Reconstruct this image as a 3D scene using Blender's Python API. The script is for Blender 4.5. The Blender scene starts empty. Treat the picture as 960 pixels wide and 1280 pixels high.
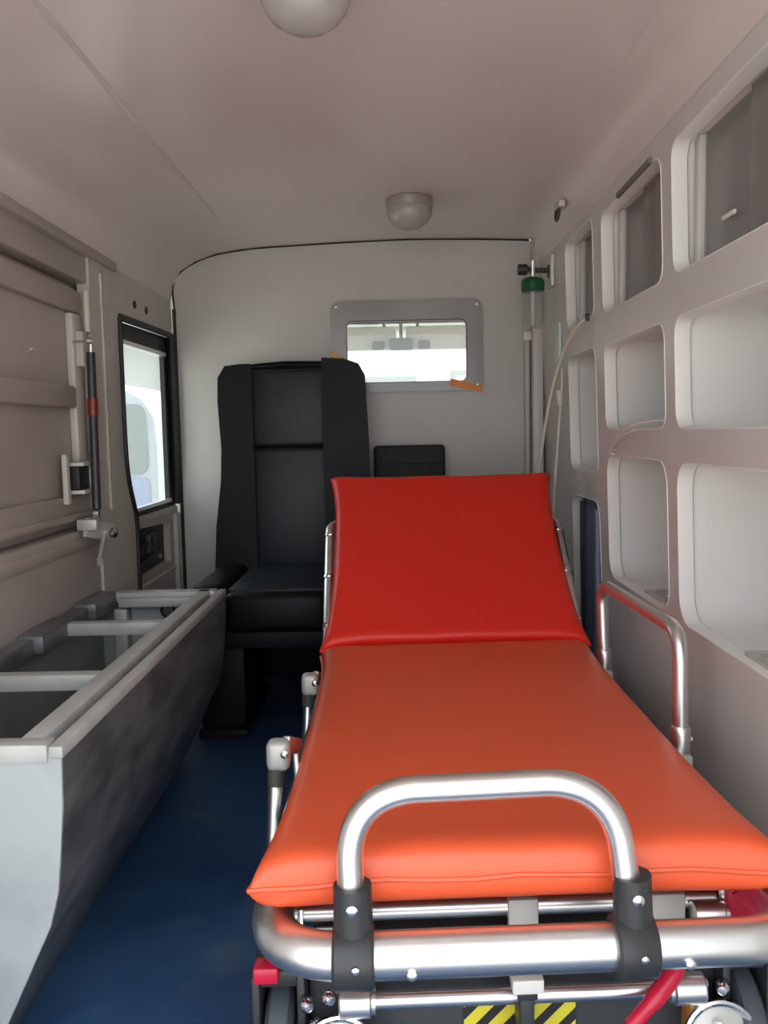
import bpy, bmesh, math, random
from mathutils import Vector, Matrix
random.seed(4)
scn = bpy.context.scene
COL = scn.collection

# ------------------------------------------------------------------ camera
F, VPX, VPY, ROLL, ZC = 1080.0, 487.0, 540.0, math.radians(1.1), 0.80
vy = Vector(((VPX-480)/F, (640-VPY)/F, -1.0)).normalized()
vx = Vector((math.cos(ROLL), math.sin(ROLL), 0.0)); vx.z = -(vx.x*vy.x+vx.y*vy.y)/vy.z; vx.normalize()
vz = vx.cross(vy)
cam_d = bpy.data.cameras.new('camera'); cam = bpy.data.objects.new('camera', cam_d); COL.objects.link(cam)
cam_d.sensor_fit = 'VERTICAL'; cam_d.sensor_height = 36.0; cam_d.lens = F/1280*36.0; cam_d.clip_start = 0.02
rot = Matrix((vx, vy, vz))            # rows: world axes seen from the camera
cam.matrix_world = Matrix.Translation((0, 0, ZC)) @ rot.to_4x4()
scn.camera = cam

# ------------------------------------------------------------------ world, exposure
w = bpy.data.worlds.new('overcast_sky'); scn.world = w; w.use_nodes = True
bg = w.node_tree.nodes['Background']; bg.inputs[0].default_value = (0.90, 0.95, 1.0, 1); bg.inputs[1].default_value = 1.0
vs = scn.view_settings; vs.view_transform = 'Standard'; vs.look = 'None'; vs.gamma = 1.0; vs.use_curve_mapping = False
vs.exposure = 1.65

sd = bpy.data.lights.new('sun', 'SUN'); sd.energy = 5.0; sd.angle = math.radians(2); sd.color = (1.0, 0.93, 0.84)
sun = bpy.data.objects.new('sun', sd); COL.objects.link(sun)
sun.rotation_euler = Vector((-.45, -.50, -1.0)).to_track_quat('-Z', 'Y').to_euler()      # from the cabinet side, high; the roof keeps it outside

# ------------------------------------------------------------------ materials
M = {}
def mat(name, col, rough=0.5, metal=0.0, var=0.0, scale=8.0, bump=0.0, bscale=60.0, spec=0.5, col2=None, coat=0.0, stretch=None, thr=None):
    m = bpy.data.materials.new(name); m.use_nodes = True; nt = m.node_tree; b = nt.nodes['Principled BSDF']
    b.inputs['Base Color'].default_value = (*col, 1); b.inputs['Roughness'].default_value = rough
    b.inputs['Metallic'].default_value = metal; b.inputs['Specular IOR Level'].default_value = spec
    b.inputs['Coat Weight'].default_value = coat
    tc = nt.nodes.new('ShaderNodeTexCoord'); vec = tc.outputs['Object']
    if stretch:
        mp = nt.nodes.new('ShaderNodeMapping'); mp.inputs['Scale'].default_value = stretch
        nt.links.new(vec, mp.inputs['Vector']); vec = mp.outputs['Vector']
    if var or col2:
        n = nt.nodes.new('ShaderNodeTexNoise'); n.inputs['Scale'].default_value = scale; n.inputs['Detail'].default_value = 5
        nt.links.new(vec, n.inputs['Vector'])
        r = nt.nodes.new('ShaderNodeValToRGB'); a, c = thr or (0.3, 0.7)
        r.color_ramp.elements[0].position = a; r.color_ramp.elements[1].position = c
        c2 = col2 or tuple(max(0, x*(1-var)) for x in col)
        r.color_ramp.elements[0].color = (*c2, 1); r.color_ramp.elements[1].color = (*col, 1)
        nt.links.new(n.outputs['Fac'], r.inputs['Fac']); nt.links.new(r.outputs['Color'], b.inputs['Base Color'])
    if bump:
        n2 = nt.nodes.new('ShaderNodeTexNoise'); n2.inputs['Scale'].default_value = bscale; n2.inputs['Detail'].default_value = 4
        nt.links.new(vec, n2.inputs['Vector'])
        bp = nt.nodes.new('ShaderNodeBump'); bp.inputs['Strength'].default_value = bump; bp.inputs['Distance'].default_value = 0.01
        nt.links.new(n2.outputs['Fac'], bp.inputs['Height']); nt.links.new(bp.outputs['Normal'], b.inputs['Normal'])
    M[name] = m; return m
def glass(name, tint=(1, 1, 1), refl=0.08, rough=0.02):
    m = bpy.data.materials.new(name); m.use_nodes = True; nt = m.node_tree
    nt.nodes.remove(nt.nodes['Principled BSDF']); out = nt.nodes['Material Output']
    t = nt.nodes.new('ShaderNodeBsdfTransparent'); t.inputs[0].default_value = (*tint, 1)
    g = nt.nodes.new('ShaderNodeBsdfGlossy'); g.inputs['Roughness'].default_value = rough
    lw_ = nt.nodes.new('ShaderNodeLayerWeight'); lw_.inputs['Blend'].default_value = .5
    pw = nt.nodes.new('ShaderNodeMath'); pw.operation = 'POWER'; pw.inputs[1].default_value = 5
    nt.links.new(lw_.outputs['Facing'], pw.inputs[0])
    fr = nt.nodes.new('ShaderNodeMath'); fr.operation = 'MULTIPLY_ADD'; fr.inputs[1].default_value = .8; fr.inputs[2].default_value = refl*.5
    nt.links.new(pw.outputs[0], fr.inputs[0])
    mx = nt.nodes.new('ShaderNodeMixShader')
    nt.links.new(fr.outputs[0], mx.inputs[0]); nt.links.new(t.outputs[0], mx.inputs[1]); nt.links.new(g.outputs[0], mx.inputs[2])
    nt.links.new(mx.outputs[0], out.inputs[0]); M[name] = m; return m

mat('ceiling_paint', (0.76, 0.68, 0.655), 0.24, var=0.06, scale=3, bump=0.03, bscale=5, spec=0.7)
mat('wall_paint', (0.52, 0.48, 0.44), 0.45, var=0.12, scale=6, bump=0.05, bscale=25)
mat('hatch_paint', (0.47, 0.42, 0.38), 0.4, var=0.12, scale=5, bump=0.05, bscale=20)
mat('rail_paint', (0.60, 0.58, 0.52), 0.4, var=0.1, scale=10)
mat('partition_paint', (0.56, 0.545, 0.51), 0.4, var=0.10, scale=4, bump=0.03, bscale=8)
mat('cabinet_gelcoat', (0.63, 0.60, 0.58), 0.35, var=0.05, scale=5, bump=0.02, bscale=8)
mat('liner_gelcoat', (0.80, 0.80, 0.78), 0.4, var=0.05, scale=6)
def floor_mat():
    m = mat('floor_vinyl', (0.048, 0.120, 0.250), 0.34, col2=(0.020, 0.058, 0.150), scale=3.0, bump=0.05, bscale=40, thr=(0.35, 0.68)); nt = m.node_tree; b = nt.nodes['Principled BSDF']
    src = b.inputs['Base Color'].links[0].from_socket; tc = [n for n in nt.nodes if n.type == 'TEX_COORD'][0]
    n = nt.nodes.new('ShaderNodeTexNoise'); n.inputs['Scale'].default_value = 6.5; n.inputs['Detail'].default_value = 3; n.inputs['Distortion'].default_value = .6
    r = nt.nodes.new('ShaderNodeValToRGB'); r.color_ramp.elements[0].position = .56; r.color_ramp.elements[1].position = .74
    mx = nt.nodes.new('ShaderNodeMix'); mx.data_type = 'RGBA'; mx.inputs['B'].default_value = (.13, .17, .21, 1)
    mm = nt.nodes.new('ShaderNodeMath'); mm.operation = 'MULTIPLY'; mm.inputs[1].default_value = .55
    nt.links.new(tc.outputs['Object'], n.inputs['Vector']); nt.links.new(n.outputs['Fac'], r.inputs[0]); nt.links.new(r.outputs[0], mm.inputs[0])
    nt.links.new(mm.outputs[0], mx.inputs['Factor']); nt.links.new(src, mx.inputs['A']); nt.links.new(mx.outputs['Result'], b.inputs['Base Color'])
floor_mat()
mat('blue_liner', (0.22, 0.25, 0.34), 0.45, var=0.2, scale=6)
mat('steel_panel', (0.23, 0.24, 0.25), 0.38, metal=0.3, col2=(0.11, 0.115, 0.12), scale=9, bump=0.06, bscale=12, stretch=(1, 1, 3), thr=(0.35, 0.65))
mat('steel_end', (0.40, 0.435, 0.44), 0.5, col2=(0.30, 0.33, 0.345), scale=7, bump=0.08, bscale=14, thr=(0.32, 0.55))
mat('primer_rail', (0.50, 0.51, 0.49), 0.45, metal=0.1, var=0.2, scale=14, bump=0.05)
mat('bench_lining', (0.34, 0.36, 0.35), 0.6, var=0.25, scale=6)
mat('sheen_red_vinyl', (0.80, 0.105, 0.032), 0.40, var=0.08, scale=4, bump=0.03, bscale=10, spec=0.6)  # red vinyl with its pale light sheen mixed into the base colour
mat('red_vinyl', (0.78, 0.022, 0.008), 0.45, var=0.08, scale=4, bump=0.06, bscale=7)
mat('black_leather', (0.0022, 0.0036, 0.0048), 0.45, bump=0.08, bscale=90, spec=0.18)
mat('grey_leather', (0.011, 0.017, 0.021), 0.45, bump=0.08, bscale=90, spec=0.35)
mat('black_fabric', (0.030, 0.028, 0.027), 0.7, var=0.3, scale=60, bump=0.1, bscale=200)
mat('aluminium', (0.80, 0.80, 0.79), 0.33, metal=1.0, bump=0.01, bscale=30)
mat('chrome', (0.85, 0.85, 0.85), 0.12, metal=1.0)
mat('brushed_plate', (0.60, 0.60, 0.56), 0.5, metal=0.4, var=0.1, scale=20)
mat('black_plastic', (0.030, 0.032, 0.034), 0.4)
mat('seat_black', (0.006, 0.007, 0.009), 0.55, spec=0.2)
mat('charcoal', (0.055, 0.058, 0.060), 0.6, var=0.2, scale=10)
mat('rubber', (0.012, 0.013, 0.014), 0.55)
mat('tyre', (0.060, 0.070, 0.085), 0.55)
mat('red_plastic', (0.55, 0.012, 0.045), 0.28)
mat('dark_red', (0.22, 0.015, 0.012), 0.35)
mat('green_plastic', (0.004, 0.085, 0.035), 0.4)
mat('white_plastic', (0.72, 0.70, 0.66), 0.35)
mat('cream_tube', (0.66, 0.60, 0.50), 0.4)
mat('pale_green', (0.62, 0.74, 0.68), 0.35)
mat('orange_tape', (0.85, 0.25, 0.03), 0.45)
mat('yellow_tape', (0.85, 0.50, 0.10), 0.45)
mat('amber', (0.55, 0.20, 0.03), 0.4)
mat('grey_plate', (0.27, 0.25, 0.245), 0.18, var=0.15, scale=6, spec=0.6)
mat('cab_trim', (0.62, 0.60, 0.54), 0.6, var=0.08)
mat('cab_dark', (0.16, 0.155, 0.14), 0.6)
mat('yard_wall', (0.20, 0.215, 0.21), 0.85, var=0.1, scale=1.0)
mat('dome_base', (0.30, 0.27, 0.265), 0.35)
mat('concrete', (0.48, 0.46, 0.43), 0.85, var=0.2, scale=1.5)
mat('facade', (0.62, 0.62, 0.58), 0.8, var=0.06, scale=1.0)
mat('facade_trim', (0.34, 0.335, 0.31), 0.7)
mat('car_paint', (0.42, 0.46, 0.50), 0.35, coat=0.3)
mat('car_lower', (0.30, 0.35, 0.48), 0.4)
mat('car_glass', (0.24, 0.27, 0.275), 0.35)
glass('window_glass', (0.93, 0.97, 0.96), 0.1)
def frosted(name, col, mixv):
    m = mat(name, col, 0.15); nt = m.node_tree; b = nt.nodes['Principled BSDF']; out = nt.nodes['Material Output']
    t = nt.nodes.new('ShaderNodeBsdfTransparent'); t.inputs[0].default_value = (.9, .9, .9, 1)
    mx = nt.nodes.new('ShaderNodeMixShader'); mx.inputs[0].default_value = mixv
    nt.links.new(t.outputs[0], mx.inputs[1]); nt.links.new(b.outputs[0], mx.inputs[2]); nt.links.new(mx.outputs[0], out.inputs[0])
frosted('lens', (.55, .52, .53), .55)
frosted('acrylic', (.36, .34, .33), .45)
frosted('clear_bottle', (.45, .46, .45), .2)
def hazard():
    m = mat('hazard_tape', (0.8, 0.65, 0.03), 0.45); nt = m.node_tree; b = nt.nodes['Principled BSDF']
    tc = [n for n in nt.nodes if n.type == 'TEX_COORD'][0]
    wv = nt.nodes.new('ShaderNodeTexWave'); wv.wave_type = 'BANDS'; wv.bands_direction = 'DIAGONAL'; wv.inputs['Scale'].default_value = 19
    mp = nt.nodes.new('ShaderNodeMapping'); mp.inputs['Scale'].default_value = (1, 0, -1)
    r = nt.nodes.new('ShaderNodeValToRGB'); r.color_ramp.interpolation = 'CONSTANT'
    r.color_ramp.elements[0].color = (0.02, 0.02, 0.02, 1); r.color_ramp.elements[1].color = (0.72, 0.62, 0.04, 1); r.color_ramp.elements[1].position = 0.42
    nt.links.new(tc.outputs['Object'], mp.inputs[0]); nt.links.new(mp.outputs[0], wv.inputs[0])
    nt.links.new(wv.outputs['Fac'], r.inputs[0]); nt.links.new(r.outputs[0], b.inputs['Base Color'])
hazard()

# ------------------------------------------------------------------ mesh helpers
class MB:
    def __init__(s): s.bm = bmesh.new()
    def box(s, x0, x1, y0, y1, z0, z1, bev=0.0, seg=2):
        g = bmesh.ops.create_cube(s.bm, size=1.0); vs_ = g['verts']
        for v in vs_:
            v.co = Vector((x0+(v.co.x+.5)*(x1-x0), y0+(v.co.y+.5)*(y1-y0), z0+(v.co.z+.5)*(z1-z0)))
        if bev:
            es = list({e for v in vs_ for e in v.link_edges})
            bmesh.ops.bevel(s.bm, geom=es, offset=bev, segments=seg, profile=0.5, affect='EDGES')
        return s
    def bar(s, a, b, wd, ht, up=(0, 0, 1), bev=0.0):
        a, b = Vector(a), Vector(b); d = (b-a); L = d.length; d.normalize(); u = Vector(up); r = d.cross(u).normalized(); u = r.cross(d)
        g = bmesh.ops.create_cube(s.bm, size=1.0); vs_ = g['verts']
        for v in vs_: c = v.co.copy(); v.co = a + d*((c.y+.5)*L) + r*(c.x*wd) + u*(c.z*ht)
        if bev:
            es = list({e for v in vs_ for e in v.link_edges})
            bmesh.ops.bevel(s.bm, geom=es, offset=bev, segments=2, profile=0.5, affect='EDGES')
        return s
    def tube(s, path, r, seg=14, cap=True, closed=False):
        P = [Vector(p) for p in path]; n = len(P); rings = []
        t0 = (P[1]-P[0]).normalized(); ref = Vector((0, 0, 1)) if abs(t0.z) < .9 else Vector((1, 0, 0))
        nrm = t0.cross(ref).normalized()
        rr_ = r if isinstance(r, (list, tuple)) else [r]*n
        for i in range(n):
            if closed: t = (P[(i+1) % n]-P[i-1]).normalized()
            else: t = (P[min(i+1, n-1)]-P[max(i-1, 0)]).normalized()
            nrm = (nrm - t*nrm.dot(t)).normalized(); bi = t.cross(nrm)
            rings.append([s.bm.verts.new(P[i] + (nrm*math.cos(2*math.pi*k/seg)+bi*math.sin(2*math.pi*k/seg))*rr_[i]) for k in range(seg)])
        for i in range(n if closed else n-1):
            A, B = rings[i], rings[(i+1) % n]
            for k in range(seg): s.bm.faces.new((A[k], A[(k+1) % seg], B[(k+1) % seg], B[k]))
        if cap and not closed: s.bm.faces.new(rings[0][::-1]); s.bm.faces.new(rings[-1])
        return s
    def lathe(s, prof, c, axis=(0, 0, 1), seg=24):
        c = Vector(c); a = Vector(axis).normalized(); u = a.orthogonal().normalized(); v = a.cross(u); rings = []
        for (r, h) in prof:
            if r < 1e-6: rings.append([s.bm.verts.new(c+a*h)])
            else: rings.append([s.bm.verts.new(c+a*h+(u*math.cos(2*math.pi*k/seg)+v*math.sin(2*math.pi*k/seg))*r) for k in range(seg)])
        for A, B in zip(rings, rings[1:]):
            for k in range(seg):
                k2 = (k+1) % seg
                if len(A) == 1 and len(B) == 1: continue
                if len(A) == 1: s.bm.faces.new((A[0], B[k2], B[k]))
                elif len(B) == 1: s.bm.faces.new((A[k], A[k2], B[0]))
                else: s.bm.faces.new((A[k], A[k2], B[k2], B[k]))
        if len(rings[0]) > 1: s.bm.faces.new(rings[0][::-1])
        if len(rings[-1]) > 1: s.bm.faces.new(rings[-1])
        return s
    def plate(s, outer, holes, f, w0, w1):
        """flat plate with holes: (u,v) loops, f(u,v,w)->xyz, between w0 and w1"""
        loops = [outer]+list(holes); sides = []
        for wv in (w0, w1):
            es = []; ls = []
            for lp in loops:
                vv = [s.bm.verts.new(Vector(f(u, v, wv))) for u, v in lp]; ls.append(vv)
                es += [s.bm.edges.new((vv[i], vv[(i+1) % len(vv)])) for i in range(len(vv))]
            bmesh.ops.triangle_fill(s.bm, use_beauty=True, use_dissolve=False, edges=es); sides.append(ls)
        for A, B in zip(*sides):
            n = len(A)
            for i in range(n): s.bm.faces.new((A[i], A[(i+1) % n], B[(i+1) % n], B[i]))
        return s
    def loft(s, loops, cap0=False, cap1=False, closed=True):
        R = [[s.bm.verts.new(Vector(p)) for p in lp] for lp in loops]; n = len(R[0])
        for A, B in zip(R, R[1:]):
            for i in range(n if closed else n-1): s.bm.faces.new((A[i], A[(i+1) % n], B[(i+1) % n], B[i]))
        if cap0: s.bm.faces.new(R[0][::-1])
        if cap1: s.bm.faces.new(R[-1])
        return s
    def build(s, name, m, parent=None, ang=40, xf=None, label=None):
        if xf:
            for v in s.bm.verts: v.co = xf(v.co)
        bmesh.ops.recalc_face_normals(s.bm, faces=s.bm.faces)
        me = bpy.data.meshes.new(name); s.bm.to_mesh(me); s.bm.free()
        for p in me.polygons: p.use_smooth = True
        me.set_sharp_from_angle(angle=math.radians(ang))
        me.materials.append(M[m]); o = bpy.data.objects.new(name, me); COL.objects.link(o)
        if parent is not None: attach(o, parent)
        if label: o['label'] = label
        return o
def attach(o, parent):
    o.parent = parent; o.matrix_parent_inverse = Matrix.Translation(-ORG.get(parent.name, Vector((0, 0, 0))))
ORG = {}
def tag(o, label, cat, group=None, kind=None):
    o['label'] = label; o['category'] = cat
    if group: o['group'] = group
    if kind: o['kind'] = kind
    return o
def thing(name, loc, label, cat, group=None, kind=None):
    o = bpy.data.objects.new(name, None); COL.objects.link(o); o.location = loc; o.empty_display_size = 0.05
    ORG[o.name] = Vector(loc); return tag(o, label, cat, group, kind)
def copy_tree(o, parent=None):
    c = o.copy(); COL.objects.link(c)
    if parent is not None: c.parent = parent
    for ch in list(o.children): copy_tree(ch, c)
    return c
def fillet(pts, rad, n=7):
    P = [Vector(p) for p in pts]; out = [P[0]]
    rads = rad if isinstance(rad, (list, tuple)) else [rad]*(len(P)-2)
    for i in range(1, len(P)-1):
        a, b, c = P[i-1], P[i], P[i+1]; d1 = (a-b).normalized(); d2 = (c-b).normalized()
        ang = d1.angle(d2); t = min(rads[i-1]/math.tan(ang/2), .49*(a-b).length, .49*(c-b).length); p, q = b+d1*t, b+d2*t
        for k in range(n+1):
            s_ = k/n; out.append(p*(1-s_)**2 + b*2*s_*(1-s_)*(1-.12) + b*0 + q*s_*s_ + (p+q)*.5*2*s_*(1-s_)*.12)
    out.append(P[-1]); return out
def smooth_path(pts, n=8):
    P = [Vector(p) for p in pts]; P = [2*P[0]-P[1]]+P+[2*P[-1]-P[-2]]; out = []
    for i in range(1, len(P)-2):
        a, b, c, d = P[i-1:i+3]
        for k in range(n):
            t = k/n; out.append(.5*((2*b)+(c-a)*t+(2*a-5*b+4*c-d)*t*t+(3*b-a-3*c+d)*t**3))
    out.append(P[-2]); return out
def rr(u0, u1, v0, v1, r, n=5):
    out = []
    for (cu, cv, a0) in ((u1-r, v1-r, 0), (u0+r, v1-r, 90), (u0+r, v0+r, 180), (u1-r, v0+r, 270)):
        for k in range(n+1):
            a = math.radians(a0+90*k/n); out.append((cu+r*math.cos(a), cv+r*math.sin(a)))
    return out
def yz(x0): return lambda u, v, w: (x0+w, u, v)      # plate standing in the y-z plane
def xz(y0): return lambda u, v, w: (u, y0+w, v)      # plate standing in the x-z plane

YR, YP = 0.22, 2.85            # rear opening, partition

# ================================================================== setting
tag(MB().box(-.82, .82, YR-.05, YP+.04, -.05, 0, .004).build('floor', 'floor_vinyl'),
    'scuffed dark blue vinyl floor of the patient compartment', 'floor', kind='structure')
CP = [(-.80, 1.22), (-.70, 1.235), (-.692, 1.285), (-.665, 1.33), (-.615, 1.36), (-.55, 1.382), (-.472, 1.394), (-.394, 1.401), (-.16, 1.411), (.07, 1.417), (.30, 1.413), (.46, 1.407), (.62, 1.397), (.82, 1.38)]
ceil = MB().loft([[(x, y, z) for x, z in CP]+[(x, y, z+.03) for x, z in CP[::-1]] for y in (YR-.05, YP)], True, True).build('ceiling', 'ceiling_paint', ang=30)
tag(ceil, 'off-white curved headliner panel over the patient compartment', 'ceiling', kind='structure')
MB().bar((-.472, YR, 1.394), (-.466, 2.45, 1.394), .010, .0035).build('panel_seam', 'ceiling_paint', ceil)

# partition (front wall) with a window opening
CPp = [(-.69, 1.20)]+[(x, z-.002) for x, z in CP[2:]]
outer = [(-.69, 0)]+CPp[:-2]+[(.53, 1.395), (.53, 0)]
WF = rr(-.135, .257, .960, 1.160, .022)
part = MB().plate(outer, [WF], xz(YP), 0, .03).build('wall_front', 'partition_paint', ang=30)
tag(part, 'pale painted partition wall between patient compartment and driver cab', 'wall', kind='structure')
tr = MB().tube(smooth_path([(x, YP-.003, z) for x, z in CPp[:-2]], 5), .0030, 6).build('trim_1', 'rubber')
tag(tr, 'thin dark gap strip where the headliner meets the partition', 'trim', kind='structure')
MB().tube([(-.692, YP-.004, .02), (-.692, YP-.004, .6), (-.692, YP-.004, 1.21)], .006, 6).build('edge_seal', 'rubber', tr)
tag(MB().box(.53, .84, YP, YP+.03, 0, 1.40).build('wall_front_side', 'partition_paint'), 'strip of partition behind the wall cabinet', 'wall', kind='structure')
tag(MB().box(.80, .84, YR-.05, YP+.03, 0, 1.40).build('wall_right', 'wall_paint'), 'plain van side wall hidden behind the moulded wall cabinet', 'wall', kind='structure')

# window_1 : cab window plate in the partition
w1 = thing('window_1', (.06, YP, .93), 'small window with glossy grey acrylic surround in the partition wall', 'window', kind='structure')
MB().plate(rr(-.184, .308, .930, 1.224, .03), [WF], xz(YP), -.012, -.001).build('window_frame', 'grey_plate', w1)
MB().plate(rr(-.14, .262, .955, 1.165, .02), [], xz(YP), .012, .016).build('pane', 'window_glass', w1)
MB().tube([(u, YP-.006, v) for u, v in WF], .0028, 6, closed=True).build('gasket', 'charcoal', w1)
for sx, sz in ((-.165, 1.205), (.29, 1.205), (.29, .948), (-.09, .946)):
    MB().lathe([(.006, 0), (.006, .003), (.003, .005), (0, .005)], (sx, YP-.012, sz), (0, -1, 0), 10).build('screw', 'aluminium', w1)
tp = MB().bar((.20, YP-.0135, .958), (.302, YP-.0135, .936), .003, .022, up=(0, 0, 1)).build('tape_strip', 'orange_tape'); tag(tp, 'orange tape strip at the lower right corner of the partition window', 'tape')
tp = MB().bar((-.183, YP-.0135, 1.058), (-.128, YP-.0135, 1.020), .003, .018, up=(0, 0, 1)).build('tape_strip', 'yellow_tape'); tag(tp, 'yellow tape strip on the window surround just above the tall black seat', 'tape')

# ---- left wall: outer skin with window hole, rails, lower panel, pillar
wl = MB().plate([(YR-.05, 0), (2.84, 0), (2.84, .54), (2.262, .56), (2.262, 1.13), (2.84, 1.13), (2.84, 1.262), (YR-.05, 1.262)], [], yz(-.80), 0, .05).build('wall_left', 'wall_paint')
tag(wl, 'grey-beige painted van side wall with ribs and pressed panels', 'wall', kind='structure')
MB().box(-.775, -.705, YR, 2.07, 0, .592, .006).build('lower_panel', 'wall_paint', wl)
MB().box(-.775, -.700, YR, 2.07, .545, .575, .008).build('pressed_rib', 'wall_paint', wl)
MB().box(-.775, -.705, YR, 2.07, 1.160, 1.245, .006).build('header_rail', 'wall_paint', wl)
MB().box(-.775, -.690, YR, 2.26, 1.222, 1.246, .005).build('roof_ledge', 'wall_paint', wl)
MB().box(-.775, -.712, YR, 2.06, 1.186, 1.20, .004).build('pressed_rib', 'wall_paint', wl)
MB().box(-.775, -.705, YR, 1.0, .592, 1.16, .006).build('rear_panel', 'wall_paint', wl)
pil = [(2.07, 0), (2.345, 0), (2.345, .56), (2.335, .60), (2.30, .66), (2.282, .72), (2.275, .80), (2.275, 1.112), (2.84, 1.122), (2.84, 1.25), (2.30, 1.29), (2.27, 1.30), (2.255, 1.25), (2.07, 1.245)]
MB().plate(pil, [], yz(-.730), 0, .030).build('pillar', 'rail_paint', wl, ang=25)
MB().bar((-.697, 2.16, .62), (-.697, 2.16, 1.2), .012, .035, up=(0, 1, 0), bev=.004).build('pressed_rib', 'rail_paint', wl)
for yy in (2.43, 2.545):
    MB().lathe([(.011, 0), (.011, .003), (0, .004)], (-.700, yy, 1.165), (1, 0, 0), 10).build('rubber_plug', 'rubber', wl)
MB().lathe([(.009, 0), (.009, .003), (0, .004)], (-.700, 2.245, 1.235), (1, 0, 0), 10).build('rubber_plug', 'rubber', wl)

# ---- door_1 : side door below / around the window ; window_2
d1 = thing('door_1', (-.75, 2.55, 0), 'grey side door trim panel under the bright window beside the partition', 'door', kind='structure')
MB().plate([(2.345, .02), (2.85, .02), (2.85, .565), (2.345, .565)], [[(2.362, .400), (2.735, .405), (2.735, .528), (2.362, .545)]], yz(-.735), 0, .028).build('door_panel', 'wall_paint', d1)
MB().box(-.742, -.728, 2.352, 2.745, .395, .55).build('recess_back', 'rubber', d1)
MB().bar((-.716, 2.352, .565), (-.716, 2.83, .565), .026, .022, bev=.004).build('sill_rail', 'brushed_plate', d1)
MB().bar((-.709, 2.36, .375), (-.709, 2.83, .375), .012, .014, bev=.004).build('trim_rib', 'rail_paint', d1)
MB().bar((-.709, 2.80, .03), (-.709, 2.80, .55), .035, .03, up=(0, 1, 0), bev=.004).build('edge_post', 'rail_paint', d1)
MB().bar((-.722, 2.38, .46), (-.722, 2.60, .50), .010, .008).bar((-.722, 2.38, .43), (-.722, 2.66, .455), .010, .006).build('linkage_rod', 'charcoal', d1)
MB().box(-.730, -.712, 2.53, 2.60, .455, .515, .006).lathe([(.012, 0), (.012, .012), (0, .014)], (-.714, 2.57, .49), (1, 0, 0), 10).build('latch', 'charcoal', d1)
MB().lathe([(.008, 0), (.008, .008), (0, .010)], (-.726, 2.66, .43), (1, 0, 0), 10).build('bolt', 'aluminium', d1)
w2 = thing('window_2', (-.75, 2.55, .57), 'bright side window with black rubber surround next to the partition', 'window', kind='structure')
op = [(2.262, .735), (2.262, 1.105), (2.85, 1.118), (2.85, .575), (2.35, .575), (2.30, .65)]
ip = [(2.292, .745), (2.292, 1.062), (2.775, 1.066), (2.775, .590), (2.362, .590), (2.322, .66)]
MB().plate(op, [ip], yz(-.728), 0, .014).build('window_frame', 'rubber', w2)
MB().plate([(2.27, .58), (2.80, .58), (2.80, 1.09), (2.27, 1.09)], [], yz(-.724), 0, .004).build('pane', 'window_glass', w2)
MB().tube(smooth_path([(-.697, 2.35, .02), (-.697, 2.35, .40), (-.697, 2.350, .56), (-.697, 2.335, .61), (-.697, 2.302, .67), (-.697, 2.284, .73), (-.697, 2.278, .82), (-.697, 2.278, 1.0), (-.697, 2.280, 1.11)], 5), .007, 8).build('rubber_seal', 'rubber', w2)
MB().tube([(-.697, 2.28, 1.112), (-.697, 2.55, 1.118), (-.697, 2.84, 1.122)], .010, 8).build('rubber_seal', 'rubber', w2)
MB().tube(smooth_path([(-.70, 2.825, 1.12), (-.70, 2.825, .75), (-.705, 2.835, .65), (-.71, 2.84, .58)], 5), .016, 8).build('rubber_seal', 'rubber', w2)
MB().bar((-.712, 2.292, 1.054), (-.712, 2.775, 1.058), .012, .012).build('top_channel', 'aluminium', w2)
MB().bar((-.712, 2.36, .597), (-.712, 2.775, .597), .012, .010).build('bottom_channel', 'aluminium', w2)

# ---- hatch on the left wall
h = thing('wall_hatch', (-.72, 1.55, .60), 'large painted rectangular hatch with middle rail in the side wall above the bench', 'hatch')
HY0, HY1, HZ0, HZ1 = 1.00, 2.062, .602, 1.150
MB().box(-.770, -.735, HY0, HY1, HZ0, HZ1).build('backing_panel', 'hatch_paint', h)
MB().box(-.735, -.716, HY0+.004, HY1-.010, HZ1-.062, HZ1-.010, .005).build('top_rail', 'hatch_paint', h)
MB().box(-.735, -.716, HY0+.004, HY1-.010, HZ0+.008, HZ0+.070, .006).build('bottom_rail', 'hatch_paint', h)
MB().box(-.735, -.708, HY0+.004, HY1-.014, HZ0+.012, HZ0+.030, .005).build('bottom_lip', 'hatch_paint', h)
MB().box(-.735, -.716, HY0+.004, HY0+.06, HZ0+.072, HZ1-.064, .005).build('stile', 'hatch_paint', h)
MB().box(-.735, -.716, HY1-.070, HY1-.012, HZ0+.072, HZ1-.064, .005).build('stile', 'rail_paint', h)
MB().box(-.735, -.714, HY0+.062, HY1-.072, .868, .918, .006).build('middle_rail', 'hatch_paint', h)
MB().box(-.718, -.700, HY1-.055, HY1-.022, .965, 1.045, .003).build('hinge_plate', 'rail_paint', h)
MB().tube([(-.700, HY1-.02, .72), (-.700, HY1-.02, .86), (-.700, HY1-.02, .96)], .010, 10).build('hinge_rod', 'rail_paint', h)
MB().tube([(-.700, HY1-.02, 1.046), (-.700, HY1-.02, 1.14)], .008, 10).build('hinge_rod', 'rail_paint', h)
lt = MB().box(-.716, -.704, HY1-.185, HY1-.165, .655, .765, .003).build('latch_bracket', 'rail_paint', h)
MB().box(-.712, -.690, HY1-.150, HY1-.085, .686, .738, .003).build('latch_body', 'rubber', h)
MB().box(-.712, -.676, HY1-.160, HY1-.02, .738, .747, .002).box(-.712, -.676, HY1-.160, HY1-.02, .676, .685, .002).box(-.712, -.676, HY1-.085, HY1-.070, .684, .740, .002).build('latch_frame', 'brushed_plate', h)
MB().lathe([(.007, 0), (.007, .004), (0, .006)], (-.735, 1.80, .985), (1, 0, 0), 10).build('screw', 'aluminium', h)

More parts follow.
